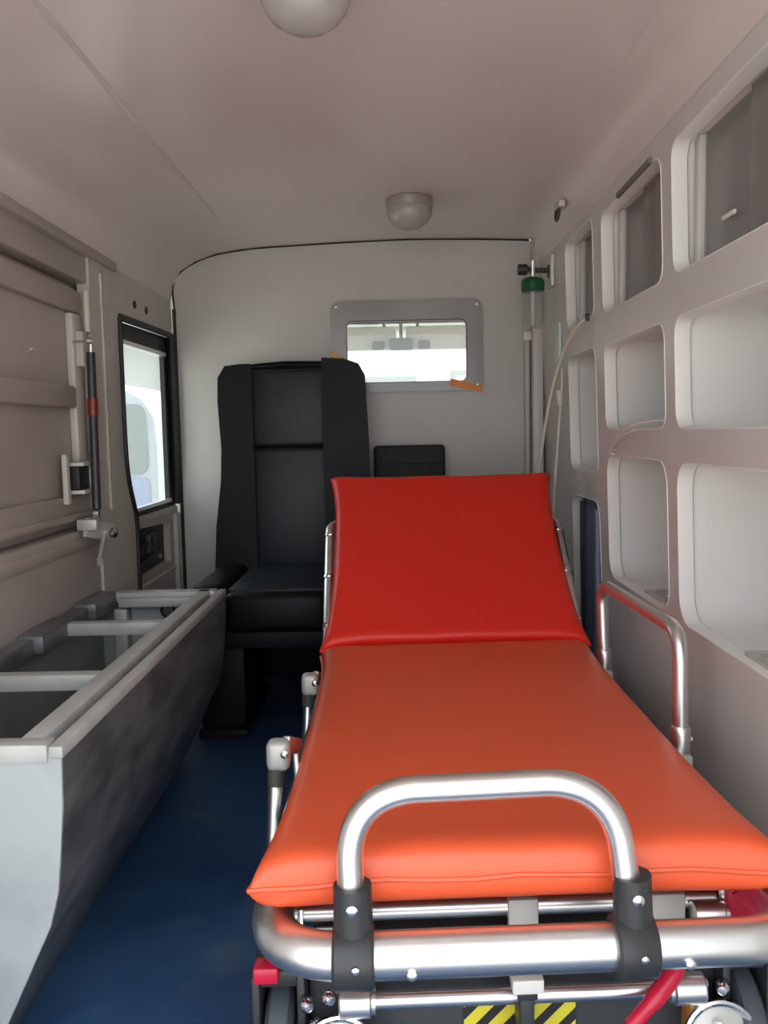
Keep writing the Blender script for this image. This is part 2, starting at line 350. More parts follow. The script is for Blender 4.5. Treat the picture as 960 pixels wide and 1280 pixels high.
gs = thing('gas_strut', (-.665, 1.95, .60), 'slim black gas strut with a red band standing beside the hatch', 'gas strut')
MB().tube([(-.664, 1.950, .990), (-.664, 1.938, .640)], .0100, 12).build('cylinder', 'black_plastic', gs)
MB().tube([(-.664, 1.953, 1.012), (-.664, 1.950, .988)], .0045, 8).build('rod', 'chrome', gs)
MB().tube([(-.664, 1.9472, .888), (-.664, 1.9457, .850)], .0118, 12).build('red_band', 'dark_red', gs)
MB().lathe([(.003, 0), (.009, .002), (.009, .012), (.003, .014)], (-.672, 1.953, 1.016), (1, 0, 0), 12).bar((-.708, 1.965, 1.016), (-.668, 1.955, 1.016), .006, .006).build('end_fitting', 'aluminium', gs)
MB().lathe([(.003, 0), (.010, .002), (.010, .014), (.003, .016)], (-.672, 1.938, .630), (1, 0, 0), 12).build('end_fitting', 'aluminium', gs)
br = MB().box(-.708, -.662, 1.925, 1.958, .592, .618, .004).bar((-.69, 1.93, .60), (-.66, 2.03, .575), .012, .045, bev=.003).bar((-.665, 1.99, .575), (-.65, 1.90, .525), .008, .016, bev=.002).build('mount_bracket', 'brushed_plate', gs)
MB().lathe([(.014, 0), (.014, .010), (.006, .016), (0, .016)], (-.660, 2.015, .578), (1, 0, 0), 12).build('mount_bolt', 'chrome', gs)

# ================================================================== wall cabinet (right)
XF = lambda z: .50+(.9-z)*.03
cab = thing('wall_cabinet', (.62, 1.55, 0), 'white moulded wall cabinet with rows of rounded open compartments beside the stretcher', 'cabinet')
cols = {'C': (.86, 1.523), 'B': (1.585, 2.015), 'A': (2.105, 2.415)}
rows = {'top': (1.062, 1.278), 'mid': (.798, .985), 'low': (.455, .735)}
H = {}
for c, (y0, y1) in cols.items():
    for r_, (z0, z1) in rows.items():
        if c == 'A' and r_ == 'low': z0, z1 = .06, .617
        if c == 'A' and r_ == 'mid': z0, z1 = .692, .992
        if c == 'A' and r_ == 'top': z0, z1 = 1.072, 1.296
        H[c, r_] = (y0, y1, z0, z1, .030 if r_ != 'low' else .045)
fp = MB().plate([(YR+.05, .0), (YP-.002, .0), (YP-.002, 1.398), (YR+.05, 1.398)], [rr(q[0]-.003, q[1]+.003, q[2]-.003, q[3]+.003, q[4]+.003, 4) for q in H.values()], lambda u, v, w_: (XF(v)+w_, u, v), 0, .022)
fp.build('face_panel', 'cabinet_gelcoat', cab, ang=30)
for (c, r_), (y0, y1, z0, z1, rad) in H.items():
    def ring(ex, dx):
        return [(XF(v)+dx, u, v) for u, v in rr(y0-ex, y1+ex, z0-ex, z1+ex, max(.006, rad+ex), 4)]
    m_ = 'blue_liner' if (c, r_) == ('A', 'low') else 'liner_gelcoat'
    dep = .25 if r_ != 'top' else .22
    o = MB().loft([ring(.0045, .002), ring(.0035, -.0012), ring(.0015, -.0012), ring(0, .003), ring(-.001, .025)]).build('compartment_lip', 'liner_gelcoat', cab, ang=60)
    MB().loft([ring(-.001, .0255), ring(.008, .026), ring(.004, dep)], cap1=True).build('compartment_liner', m_, cab, ang=45)
    if r_ == 'top':
        ym = y0+(y1-y0)*(.62 if c == 'C' else .5); x_ = XF(1.17)+.036
        p1 = MB().box(x_, x_+.004, y0-.008, ym+.02, z0-.008, z1+.008).build('sliding_pane', 'acrylic', cab)
        p2 = MB().box(x_+.008, x_+.012, ym-.02, y1+.008, z0-.008, z1+.008).build('sliding_pane', 'acrylic', cab)
        MB().box(x_-.003, x_+.013, y1-.030, y1-.008, z0-.006, z1+.006, .003).build('pane_edge_strip', 'cabinet_gelcoat', cab)
        if c == 'C': MB().box(x_-.006, x_, 1.335, 1.385, 1.116, 1.124, .003).build('pane_glint', 'white_plastic', cab)  # white bar put in for a light reflection on the pane
for yy in (1.71, 1.20):
    s_ = MB().plate(rr(.515, .600, yy-.085, yy+.085, .008, 2), [rr(.530, .585, yy-.065, yy+.065, .006, 2)], lambda u, v, w_: (u+.012, v, .456+w_), -.002, .004).build('floor_socket', 'brushed_plate', cab)
    MB().lathe([(.016, 0), (.014, .008), (.006, .010), (.006, .014), (0, .015)], (.556, yy-.01, .456), (0, 0, 1), 12).build('socket_knob', 'chrome', s_)
MB().bar((XF(1.26)-.004, 1.63, 1.284), (XF(1.26)-.004, 1.86, 1.281), .008, .012, bev=.003).build('edge_trim', 'cab_dark', cab)
# bare blue edge strip on the tall narrow opening
MB().bar((XF(.4)-.004, 2.118, .07), (XF(.6)-.004, 2.118, .60), .010, .012, up=(0, 1, 0), bev=.002).build('edge_trim', 'blue_liner', cab)
MB().bar((XF(.4)+.02, 2.385, .07), (XF(.6)+.02, 2.385, .60), .012, .008, up=(0, 1, 0)).build('edge_trim', 'charcoal', cab)

cv = [((1-t)**2*.4868+2*t*(1-t)*.486+t*t*.405, (1-t)**2*1.318+2*t*(1-t)*1.406+t*t*1.4085) for t in [k/8 for k in range(9)]]
cvo = MB().loft([[(x, y, z) for x, z in cv]+[(.4855, y, 1.4045)] for y in (YR+.05, YP-.058)], True, True).build('trim_3', 'ceiling_paint', ang=30)
tag(cvo, 'smooth cove moulding joining the headliner to the wall cabinet', 'trim', kind='structure')
cs = MB().box(.462, .497, YP-.055, YP-.002, 0.0, 1.40, .008).build('trim_2', 'cabinet_gelcoat')
tag(cs, 'pale vertical corner strip between partition and wall cabinet', 'trim', kind='structure')

# ================================================================== storage bench (left)
b = thing('storage_bench', (-.55, 1.52, 0), 'unfinished grey metal storage bench with open frame top beneath the hatch', 'bench')
BP = [(-.400, .430), (-.402, .36), (-.407, .305), (-.413, .250), (-.425, .206), (-.444, .166), (-.484, .082), (-.525, 0.0)]
Y0, Y1 = 1.004, 2.042
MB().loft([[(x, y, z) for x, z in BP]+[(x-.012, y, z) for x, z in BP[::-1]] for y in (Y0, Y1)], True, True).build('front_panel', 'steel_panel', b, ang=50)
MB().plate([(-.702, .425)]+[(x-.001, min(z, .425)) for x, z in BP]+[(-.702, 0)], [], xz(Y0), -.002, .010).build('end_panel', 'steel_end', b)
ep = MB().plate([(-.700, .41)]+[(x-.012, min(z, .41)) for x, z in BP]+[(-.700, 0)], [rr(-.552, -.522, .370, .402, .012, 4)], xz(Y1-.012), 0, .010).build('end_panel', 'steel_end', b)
MB().tube([(-.537+.016*math.cos(a), Y1-.013, .386+.016*math.sin(a)) for a in [k*math.pi/6 for k in range(12)]], .003, 6, closed=True).build('hole_grommet', 'rubber', b)
MB().box(-.416, -.398, Y0-.005, Y1, .418, .434, .003).build('top_rail', 'primer_rail', b)
MB().box(-.460, -.430, Y0+.02, Y1-.012, .402, .436, .003).build('top_rail', 'primer_rail', b)
MB().box(-.700, -.417, Y0-.005, Y0+.024, .412, .436, .003).build('end_rail', 'primer_rail', b)
MB().box(-.700, -.418, Y1-.040, Y1-.002, .412, .436, .003).build('end_rail', 'primer_rail', b)
MB().box(-.640, -.452, Y1-.062, Y1-.042, .404, .426, .003).build('end_rail', 'primer_rail', b)
MB().box(-.700, -.668, Y0+.02, Y1-.03, .395, .430, .003).build('wall_rail', 'steel_panel', b)
for yy in (1.33, 1.705):
    MB().box(-.668, -.452, yy-.014, yy+.014, .406, .432, .003).build('crossbar', 'primer_rail', b)
for (ya, yb, dz) in ((1.57, 1.74, .004), (1.86, 2.02, .006), (1.22, 1.36, .003)):
    MB().box(-.700, -.650, ya, yb, .400, .432+dz, .006).build('bracket_plate', 'steel_panel', b)
MB().box(-.652, -.622, Y1-.060, Y1-.030, 0, .40, .003).build('upright', 'primer_rail', b)
MB().box(-.700, -.530, Y0+.012, 1.62, .002, .012).build('bottom_sheet', 'bench_lining', b)
MB().box(-.702, -.694, Y0+.012, Y1-.014, .012, .394).build('back_sheet', 'bench_lining', b)

# ================================================================== attendant seat
st = thing('attendant_seat', (-.31, 2.45, 0), 'tall black leather seat with winged backrest standing against the partition', 'seat')
def padded(poly, y0, y1, bev, nm, m_, par, tilt=0.0, ang=60):
    mb = MB(); mb.plate(poly, [], lambda u, v, w_: (u, w_, v), y0, y1)
    bmesh.ops.dissolve_limit(mb.bm, angle_limit=.01, verts=mb.bm.verts, edges=mb.bm.edges)
    fr = [f for f in mb.bm.faces if abs(f.normal.y) > .9]
    es = list({e for f in fr for e in f.edges})
    bmesh.ops.bevel(mb.bm, geom=es, offset=bev, segments=3, profile=.5, affect='EDGES', clamp_overlap=True)
    return mb.build(nm, m_, par, ang=ang, xf=(lambda c: Vector((c.x, c.y+(c.z-.4)*tilt, c.z))))
T = .05
shell = [(-.528, .36), (-.520, .52), (-.503, .66), (-.498, .76), (-.506, .90), (-.504, .975), (-.49, 1.000), (-.42, 1.010), (-.33, 1.016), (-.22, 1.014), (-.135, 1.006), (-.104, .985), (-.095, .90), (-.090, .76), (-.087, .60), (-.085, .36)]
padded(shell, 2.660, 2.780, .018, 'backrest_shell', 'black_leather', st, T)
lw = [(-.524, .36), (-.516, .52), (-.498, .66), (-.494, .76), (-.502, .90), (-.500, .968), (-.485, .992), (-.45, .996), (-.432, .996), (-.430, .80), (-.428, .60), (-.426, .38)]
padded(lw, 2.605, 2.700, .028, 'side_wing', 'black_leather', st, T)
rw = [(-.170, .38), (-.172, .60), (-.174, .80), (-.174, .998), (-.14, .996), (-.110, .985), (-.099, .965), (-.095, .88), (-.090, .76), (-.087, .60), (-.085, .36)]
padded(rw, 2.605, 2.700, .028, 'side_wing', 'black_leather', st, T)
MB().box(-.435, -.169, 2.638, 2.70, .7605, .998, .014, 3).build('head_panel', 'grey_leather', st, 60, xf=lambda c: Vector((c.x, c.y+(c.z-.4)*T, c.z)))
MB().box(-.432, -.166, 2.634, 2.70, .39, .759, .014, 3).build('back_panel', 'grey_leather', st, 60, xf=lambda c: Vector((c.x, c.y+(c.z-.4)*T, c.z)))
MB().box(-.435, -.165, 2.175, 2.68, .290, .396, .022, 3).build('cushion', 'black_leather', st, 60)
MB().box(-.428, -.172, 2.205, 2.66, .385, .404, .009, 3).build('cushion_panel', 'grey_leather', st, 60)
MB().box(-.535, -.436, 2.225, 2.70, .295, .410, .030, 4).build('cushion_bolster', 'black_leather', st, 60)
MB().box(-.164, -.080, 2.205, 2.70, .295, .410, .030, 4).build('cushion_bolster', 'black_leather', st, 60)
MB().box(-.530, -.095, 2.20, 2.70, .245, .300, .010).build('seat_pan', 'seat_black', st)
for xa, xb in ((-.520, -.400), (-.20, -.10)):
    MB().box(xa, xb, 2.26, 2.62, .02, .250, .006).build('pedestal', 'seat_black', st)
    MB().box(xa, xb+.01, 2.22, 2.66, .0, .022, .004).build('foot_plate', 'seat_black', st)
MB().box(-.53, -.07, 2.80, 2.845, 0, .30, .006).build('under_seat_shade', 'seat_black', st)  # black panel added to darken the shaded partition foot under the seat
MB().box(-.50, -.12, 2.735, 2.79, .25, .40, .01).build('recliner_bracket', 'seat_black', st)

js = thing('folded_jump_seat', (.05, 2.78, 0), 'low matt black padded panel against the partition beside the tall seat', 'seat')
MB().box(-.052, .176, 2.755, 2.815, .32, .757, .012, 3).build('pad', 'black_fabric', js, 60)
MB().box(-.045, .166, 2.815, 2.848, .30, .70, .004).build('back_plate', 'charcoal', js)
for xx in (-.025, .145): MB().box(xx-.014, xx+.014, 2.80, 2.848, 0, .34, .003).build('leg', 'charcoal', js)
MB().tube([(-.048, 2.756, .70), (.172, 2.756, .70)], .0025, 6).build('seam', 'black_fabric', js)

# ================================================================== stretcher
def SH(c): return Vector((c.x, c.y+.04*(c.x-.125), c.z))
s = thing('ambulance_stretcher', (.13, 1.4, 0), 'folded aluminium tube ambulance stretcher with raised backrest on the blue floor', 'stretcher')
XL, XR = -.140, .424
MB().tube(fillet([(XL+.004, 2.0, .266), (XL+.004, 1.2, .268), (XL, .84, .27), (XR, .84, .27), (XR-.004, 1.2, .268), (XR-.004, 2.0, .266)], [.5, .085, .070, .5], 9), .0233, 20).build('frame_tube', 'aluminium', s, xf=SH)
MB().tube([(XL, 1.98, .266), (XR, 1.98, .266)], .016, 12).build('cross_tube', 'aluminium', s, xf=SH)
MB().tube([(XL+.01, .955, .252), (.13, .955, .252), (XR-.056, .955, .252)], .0115, 14).build('cross_tube', 'aluminium', s, xf=SH)
MB().tube([(XL+.02, 1.78, .272), (XR-.02, 1.78, .272)], .0115, 14).build('hinge_tube', 'aluminium', s, xf=SH)
# loop handle
hp = fillet([(-.0475, .842, .300), (-.050, .850, .438), (.222, .852, .442), (.238, .842, .300)], [.066, .076], 10)
hd = MB().tube(hp, .0140, 20).build('loop_handle', 'aluminium', s, xf=SH)
for cx, tl in ((-.0465, 0), (.240, .004)):
    cl = MB().lathe([(.0300, -.021), (.0325, -.018), (.0325, .018), (.0300, .021)], (cx, .84, .27), (1, 0, 0), 24).build('clamp', 'black_plastic', s, xf=SH)
    MB().tube([(cx+tl*.3, .842, .265), (cx-tl*.2, .843, .345)], [.0205, .0195], 20).build('clamp_socket', 'black_plastic', cl, xf=SH)
    MB().lathe([(.0062, 0), (.0062, .003), (.003, .005), (0, .005)], (cx, .8235, .328), (0, -1, 0), 12).build('screw', 'chrome', cl, xf=SH)
    MB().lathe([(.0040, 0), (.0040, .002), (0, .004)], (cx+.003, .8078, .275), (0, -1, 0), 10).build('screw', 'chrome', cl, xf=SH)
for cx in (.012, .292):
    MB().lathe([(.0052, 0), (.0052, .0025), (.0025, .004), (0, .004)], (cx, .8172, .262), (0, -1, 0), 12).build('screw', 'aluminium', s, xf=SH)
# plates and cylinders in the gap below the mattress
MB().box(.125, .160, .940, .952, .205, .266, .003).build('bracket_plate', 'brushed_plate', s, xf=SH)
MB().box(.285, .330, .940, .952, .205, .266, .003).build('bracket_plate', 'brushed_plate', s, xf=SH)
MB().lathe([(.010, 0), (.012, .002), (.012, .008), (0.010, .009), (.010, .05), (0, .05)], (.307, .936, .222), (0, -1, 0), 16).build('pin_boss', 'brushed_plate', s, xf=SH)
MB().lathe([(.0155, -.018), (.0165, -.016), (.0165, .014), (.0145, .016), (.0145, .020)], (.352, .928, .246), (1, 0, 0), 18).build('roller', 'aluminium', s, xf=SH)
MB().lathe([(.0145, -.012), (.0155, -.010), (.0155, .010), (.0145, .012)], (-.083, .935, .228), (1, 0, 0), 18).build('roller', 'aluminium', s, xf=SH)
MB().tube([(-.112, .945, .262), (-.110, .935, .205)], .0035, 8).build('wire_clip', 'chrome', s, xf=SH)
MB().tube([(.372, .940, .272), (.372, .940, .240), (.366, .936, .215)], .0045, 8).build('wire_clip', 'chrome', s, xf=SH)
# undercarriage
MB().box(-.105, .365, .935, 1.88, .085, .205, .010).build('undercarriage', 'charcoal', s, xf=SH)
MB().tube([(-.06, .905, .176), (.13, .905, .176), (.32, .905, .176)], .0092, 14).build('lower_cross_tube', 'aluminium', s, xf=SH)
for cx in (-.0475, .318):
    MB().lathe([(.0155, -.020), (.0175, -.018), (.0175, .014), (.0145, .016), (.0145, .020)], (cx, .905, .176), (1 if cx < 0 else -1, 0, 0), 18).build('sleeve', 'aluminium', s, xf=SH)
MB().box(.120, .154, .872, .90, .198, .214, .002).build('catch_block', 'white_plastic', s, xf=SH)
MB().box(.129, .145, .880, .925, .10, .198, .003).box(.126, .148, .876, .93, .188, .200, .002).build('catch_post', 'black_plastic', s, xf=SH)
MB().box(.072, .200, .930, .9355, .105, .152).build('hazard_strip', 'hazard_tape', s, xf=SH, label='yellow and black striped warning tape')
lv = MB().tube(smooth_path([(.310, .90, .216), (.300, .892, .203), (.275, .880, .182), (.245, .868, .160)], 5), [.010]*5+[.0105]*6+[.0085]*5, 12).build('release_lever', 'red_plastic', s, xf=SH, label='glossy red release lever')
MB().bar((.307, .888, .206), (.252, .866, .166), .0035, .004).build('lever_rib', 'red_plastic', lv, xf=SH)
MB().box(.372, .425, .930, .990, .236, .292, .010).bar((.385, .925, .285), (.42, .92, .25), .012, .018, bev=.004).build('side_grip', 'red_plastic', s, xf=SH, label='red plastic side grip')
MB().lathe([(.008, 0), (.008, .006), (0, .008)], (.402, .929, .275), (0, -1, 0), 12).build('grip_bolt', 'brushed_plate', s, xf=SH)
MB().box(-.160, -.132, .895, .92, .205, .224, .004).build('reflector', 'red_plastic', s, xf=SH, label='small red reflector')
MB().box(.322, .340, .90, .932, .11, .165, .003).build('wedge_block', 'amber', s, xf=SH, label='amber plastic block')
# casters
def caster(cx, cy):
    sg = -1 if cx < .1 else 1
    w_ = MB().lathe([(.030, -.014), (.078, -.016), (.088, -.010), (.090, 0), (.088, .010), (.078, .016), (.030, .014)], (cx, cy, .090), (1, 0, 0), 32).build('caster_wheel', 'tyre', s, xf=SH)
    MB().lathe([(.028, -.018), (.034, -.016), (.034, .016), (.028, .018), (.008, .022), (0, .022)], (cx, cy, .090), (1, 0, 0), 18).build('hub', 'aluminium', w_, xf=SH)
    MB().box(cx-.030, cx-.020, cy-.045, cy+.05, .06, .205, .004).box(cx+.020, cx+.030, cy-.045, cy+.05, .06, .205, .004).box(cx-.030, cx+.030, cy-.04, cy+.05, .188, .208, .004).build('fork', 'black_plastic', s, xf=SH)
    for dz, dx in ((.175, .031), (.150, .040), (.182, .055)):
        MB().lathe([(.008, 0), (.008, .006), (.005, .010), (0, .011)], (cx-sg*dx, cy-.048, dz), (-sg*.5, -1, 0), 10).build('bolt', 'chrome', s, xf=SH)
for cx in (-.135, .392):
    for cy in (.955, 1.72): caster(cx, cy)
for cx in (-.068, .352):
    rg = MB().tube([(cx+.040*math.cos(a), .885+.012*math.sin(a), .125+.038*math.sin(a)) for a in [k*math.pi/16 for k in range(32)]], .0042, 8, closed=True).build('chrome_ring', 'chrome', s, xf=SH)
    MB().lathe([(.036, -.012), (.037, 0), (.030, .004), (.012, .006), (.010, .014), (0, .015)], (cx, .890, .125), (0, -1, .3), 24).build('swivel_cup', 'brushed_plate', rg, xf=SH)
    for k in range(5):
        a = k*2*math.pi/5+.5
        MB().lathe([(.005, 0), (.005, .008), (0, .010)], (cx+.023*math.cos(a), .884, .125+.023*math.sin(a)), (0, -1, .3), 8).build('cup_bolt', 'chrome', rg, xf=SH)
# backrest frame
for sx, xb, xt in ((-1, -.142, -.152), (1, .405, .417)):
    pth = fillet([(xb, 1.838, .335), (xt, 2.16, .568), (xt-sx*.10, 2.20, .592)], .03, 6)
    bt = MB().tube(pth, .0125, 14).build('backrest_tube', 'aluminium', s, xf=SH)
    for t in (.16, .54, .90):
        p = Vector((xb, 1.838, .335)).lerp(Vector((xt, 2.16, .568)), t); d = Vector((0, .36, .26)).normalized()*.004
        MB().tube([p-d, p+d], .0145, 14).build('band', 'chrome', bt, xf=SH)
MB().tube([(-.05, 2.20, .592), (.31, 2.20, .592)], .0125, 12).build('backrest_cross_tube', 'aluminium', s, xf=SH)
MB().tube([(.13, 1.95, .42), (.13, 1.72, .21)], .012, 12).build('backrest_strut', 'aluminium', s, xf=SH)
# right side rail, raised
rp = fillet([(.440, 1.300, .300), (.440, 1.305, .487), (.440, 1.800, .474), (.440, 1.772, .300)], [.045, .040], 8)
r1 = MB().tube(rp, .0120, 16).build('side_rail', 'aluminium', s)
for (x_, y_, z_) in ((.440, 1.300, .318), (.440, 1.774, .318)):
    MB().lathe([(.014, -.030), (.0155, -.026), (.0155, .018), (.013, .022)], (x_, y_, z_), (0, 0, 1), 16).build('rail_socket', 'aluminium', r1)
    MB().box(x_-.045, x_+.014, y_-.020, y_+.020, z_-.045, z_-.020, .004).build('rail_bracket', 'brushed_plate', r1)
MB().lathe([(.006, 0), (.006, .004), (0, .005)], (.453, 1.30, .318), (1, 0, 0), 10).build('rail_screw', 'chrome', r1)
# left side rail, folded down
for (y_, z_) in ((1.205, .340), (1.690, .300)):
    lb = MB().box(-.186, -.152, y_-.012, y_+.020, z_-.022, z_+.022, .010, 3).build('rail_bracket', 'brushed_plate', s)
    MB().bar((-.160, y_+.012, z_+.012), (-.146, y_+.060, z_-.010), .012, .024, bev=.003).bar((-.150, y_+.05, z_), (-.146, y_+.05, .262), .010, .020, up=(0, 1, 0), bev=.002).build('bracket_arm', 'aluminium', lb)
    MB().lathe([(.006, 0), (.006, .003), (.003, .005), (0, .005)], (-.158, y_-.0125, z_+.006), (0, -1, 0), 10).build('bracket_screw', 'chrome', lb)
    MB().tube([(-.173, y_+.004, z_-.018), (-.180, y_-.02, z_-.17)], .0105, 12).build('rail_post', 'aluminium', lb)
    MB().tube([(-.173, y_+.004, z_-.018), (-.174, y_-.002, z_-.045)], .0125, 12).build('post_collar', 'charcoal', lb)
MB().tube([(-.180, 1.16, .155), (-.180, 1.70, .125)], .0105, 12).build('rail_bar', 'aluminium', s)

# mattress
mt = thing('stretcher_mattress', (.13, 1.4, .30), 'red vinyl two-section mattress lying on the stretcher', 'mattress')
def dens(n): return [math.sin(math.pi/2*math.sin(math.pi/2*(-1+2*i/n))) for i in range(n+1)]
def pad(name, m_, org, du, dv, dn, hw, hl, th, ears, pinch, par, wr, pu=24, pv=44):
    """pillow pad: org centre, du/dv/dn unit axes, half width/length, thickness"""
    org, du, dv, dn = map(Vector, (org, du, dv, dn)); us = dens(26); vs2 = dens(34); bm = bmesh.new(); top = {}; bot = {}
    def edgepos(u, v):
        cu = u*hw; cv = v*hl
        c = (abs(u)**6)*(abs(v)**6); cu += math.copysign(ears*c, u); cv += math.copysign(ears*c, v)
        cu -= math.copysign(pinch*(1-v*v)*abs(u)**3, u); return cu, cv
    for i, u in enumerate(us):
        for j, v in enumerate(vs2):
            cu, cv = edgepos(u, v)
            e = ((1-abs(u)**pu)*(1-abs(v)**pv))**.42 if abs(u) < 1 and abs(v) < 1 else 0
            wv = wr*math.sin(cu*31+math.sin(cv*13)*2)*math.sin(cv*17+cu*6)*e + wr*.6*math.sin(cv*60+cu*9)*e*abs(u)**2
            p = org+du*cu+dv*cv
            if e == 0: top[i, j] = bot[i, j] = bm.verts.new(p + dn*(.002*math.sin(cu*40+cv*25)))
            else: top[i, j] = bm.verts.new(p+dn*(th*.5*e+wv)); bot[i, j] = bm.verts.new(p-dn*th*.5*e)
    n, m = len(us)-1, len(vs2)-1
    for i in range(n):
        for j in range(m):
            bm.faces.new((top[i, j], top[i+1, j], top[i+1, j+1], top[i, j+1]))
            try: bm.faces.new((bot[i, j+1], bot[i+1, j+1], bot[i+1, j], bot[i, j]))
            except ValueError: pass
    mb = MB(); mb.bm.free(); mb.bm = bm
    per = [(u, -1) for u in us]+[(1, v) for v in vs2[1:]]+[(u, 1) for u in us[::-1][1:]]+[(-1, v) for v in vs2[::-1][1:-1]]
    pts = []
    for u, v in per:
        cu, cv = edgepos(u, v); q = org+du*cu+dv*cv+dn*(.002*math.sin(cu*40+cv*25)); pts.append(SH(q))
    o = mb.build(name, m_, par, ang=75, xf=SH)
    MB().tube(pts, .0030, 6, closed=True).build('piping', m_, o)
    return o
yc0, yc1 = .878, 1.790
pad('leg_section', 'sheen_red_vinyl', (.131, (yc0+yc1)/2, .328), (1, 0, 0), (0, 1, 0), (0, 0, 1), .272, (yc1-yc0)/2, .068, .014, .006, mt, .0008)
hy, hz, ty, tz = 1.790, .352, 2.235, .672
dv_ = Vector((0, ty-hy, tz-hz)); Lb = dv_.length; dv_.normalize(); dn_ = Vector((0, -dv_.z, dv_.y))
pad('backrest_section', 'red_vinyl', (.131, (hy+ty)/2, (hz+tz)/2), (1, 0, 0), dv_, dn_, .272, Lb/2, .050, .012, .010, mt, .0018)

# ================================================================== small things
def ceiling_light(loc, label):
    t = thing('ceiling_light', loc, label, 'ceiling light', 'dome lights on the headliner')
    x, y, z = loc
    MB().lathe([(.058, 0), (.062, -.004), (.062, -.022), (.056, -.030), (.050, -.030)], (x, y, z), (0, 0, 1), 32).build('base_ring', 'dome_base', t)
    MB().lathe([(.059, -.028), (.060, -.040), (.056, -.052), (.046, -.066), (.030, -.076), (.012, -.080), (0, -.081)], (x, y, z), (0, 0, 1), 32).build('lens', 'lens', t, ang=80)
    MB().lathe([(.030, -.030), (.028, -.044), (.020, -.052), (0, -.054)], (x, y, z), (0, 0, 1), 20).build('bulb_holder', 'white_plastic', t)
    return t
ceiling_light((.064, 2.36, 1.4165), 'round dome ceiling light close to the partition above its window')
ceiling_light((-.100, 1.20, 1.4120), 'round dome ceiling light over the foot end of the stretcher')

hk = thing('ceiling_hook', (.505, 2.31, 1.37), 'small metal hook fixed where headliner meets the wall cabinet', 'hook')
MB().box(.445, .462, 2.28, 2.35, 1.368, 1.385, .002).build('plate', 'brushed_plate', hk)
MB().tube(smooth_path([(.450, 2.30, 1.370), (.448, 2.30, 1.350), (.446, 2.315, 1.340), (.446, 2.33, 1.350), (.448, 2.332, 1.370)], 5), .004, 8).build('loop', 'charcoal', hk)

fm = thing('oxygen_flowmeter', (.43, 2.6, 1.10), 'oxygen flowmeter with green cap and clear humidifier bottle on the wall cabinet', 'flowmeter')
fx, fy = .430, 2.60
MB().tube([(fx-.035, fy, 1.268), (XF(1.26)-.016, fy, 1.264)], .0075, 12).build('valve_body', 'charcoal', fm)
MB().lathe([(.014, -.014), (.016, -.012), (.016, .012), (.012, .016)], (fx-.030, fy, 1.268), (1, 0, 0), 14).build('valve_knob', 'black_plastic', fm)
MB().lathe([(.020, -.006), (.021, 0), (.020, .006)], (fx+.051, fy, 1.262), (1, 0, 0), 18).build('flange', 'black_plastic', fm)
MB().box(XF(1.26)-.012, XF(1.26)-.001, fy-.035, fy+.035, 1.215, 1.305, .004).build('mount_plate', 'white_plastic', fm)
MB().tube([(fx, fy, 1.292), (fx, fy, 1.240)], .009, 12).build('flow_tube', 'aluminium', fm)
MB().lathe([(.012, 1.246), (.024, 1.242), (.032, 1.236), (.034, 1.230), (.034, 1.206), (.031, 1.203), (0, 1.203)], (fx, fy, 0), (0, 0, 1), 24).build('cap', 'green_plastic', fm)
MB().lathe([(.030, 1.202), (.030, 1.110), (.026, 1.098), (0, 1.096)], (fx, fy, 0), (0, 0, 1), 24).build('bottle', 'clear_bottle', fm, ang=60)
MB().tube([(fx, fy, 1.203), (fx, fy, 1.104)], .0062, 10).build('dip_tube', 'white_plastic', fm)
MB().tube([(fx, fy, 1.292), (fx, fy, 1.36)], .007, 10, cap=True).build('sight_tube', 'clear_bottle', fm)

op_ = MB().box(XF(1.04)-.008, XF(1.04)-.001, 2.50, 2.585, .985, 1.102, .003).build('wall_plate', 'pale_green'); tag(op_, 'pale green flat plate on the cabinet side below the flowmeter', 'plate')
cd = thing('pipe_conduit', (.44, 2.815, .60), 'pair of pale vertical pipes on the partition below the flowmeter', 'pipe')
MB().tube([(.450, YP-.014, .02), (.450, YP-.014, .6), (.450, YP-.014, 1.10)], .010, 12).build('pipe', 'partition_paint', cd)
MB().box(.436, .464, YP-.026, YP-.001, 1.085, 1.115, .004).build('pipe_clip', 'white_plastic', cd)
MB().box(.436, .464, YP-.026, YP-.001, .50, .52, .004).build('pipe_clip', 'white_plastic', cd)

ox = thing('oxygen_hose', (.45, 2.4, .6), 'cream rubber hose curving from the cabinet down behind the raised backrest', 'hose')
MB().tube(smooth_path([(XF(1.07)+.01, 2.135, 1.068), (.480, 2.16, 1.062), (.462, 2.22, 1.030), (.448, 2.28, .975), (.437, 2.33, .905), (.425, 2.38, .80), (.415, 2.42, .68), (.41, 2.44, .54), (.40, 2.46, .40)], 6), .0050, 10).build('hose', 'cream_tube', ox)
MB().lathe([(.009, 0), (.009, .008), (.006, .010)], (XF(1.07)-.004, 2.137, 1.068), (-1, .3, 0), 12).build('outlet_collar', 'charcoal', ox)
ox2 = thing('drip_line', (.46, 2.4, .6), 'thin cream tube with a small connector hanging beside the curved hose', 'hose')
MB().tube(smooth_path([(.4560, 2.300, .960), (.460, 2.32, .91), (.462, 2.35, .86), (.460, 2.38, .75), (.455, 2.40, .62), (.452, 2.41, .40)], 6), .0042, 10).build('tube', 'cream_tube', ox2)
MB().tube([(.456, 2.34, .905), (.462, 2.35, .865)], .0085, 12).build('connector', 'white_plastic', ox2)
lw2 = thing('loose_wire', (.50, 1.8, .79), 'two thin white wire strands looping out of a middle shelf compartment', 'wire')
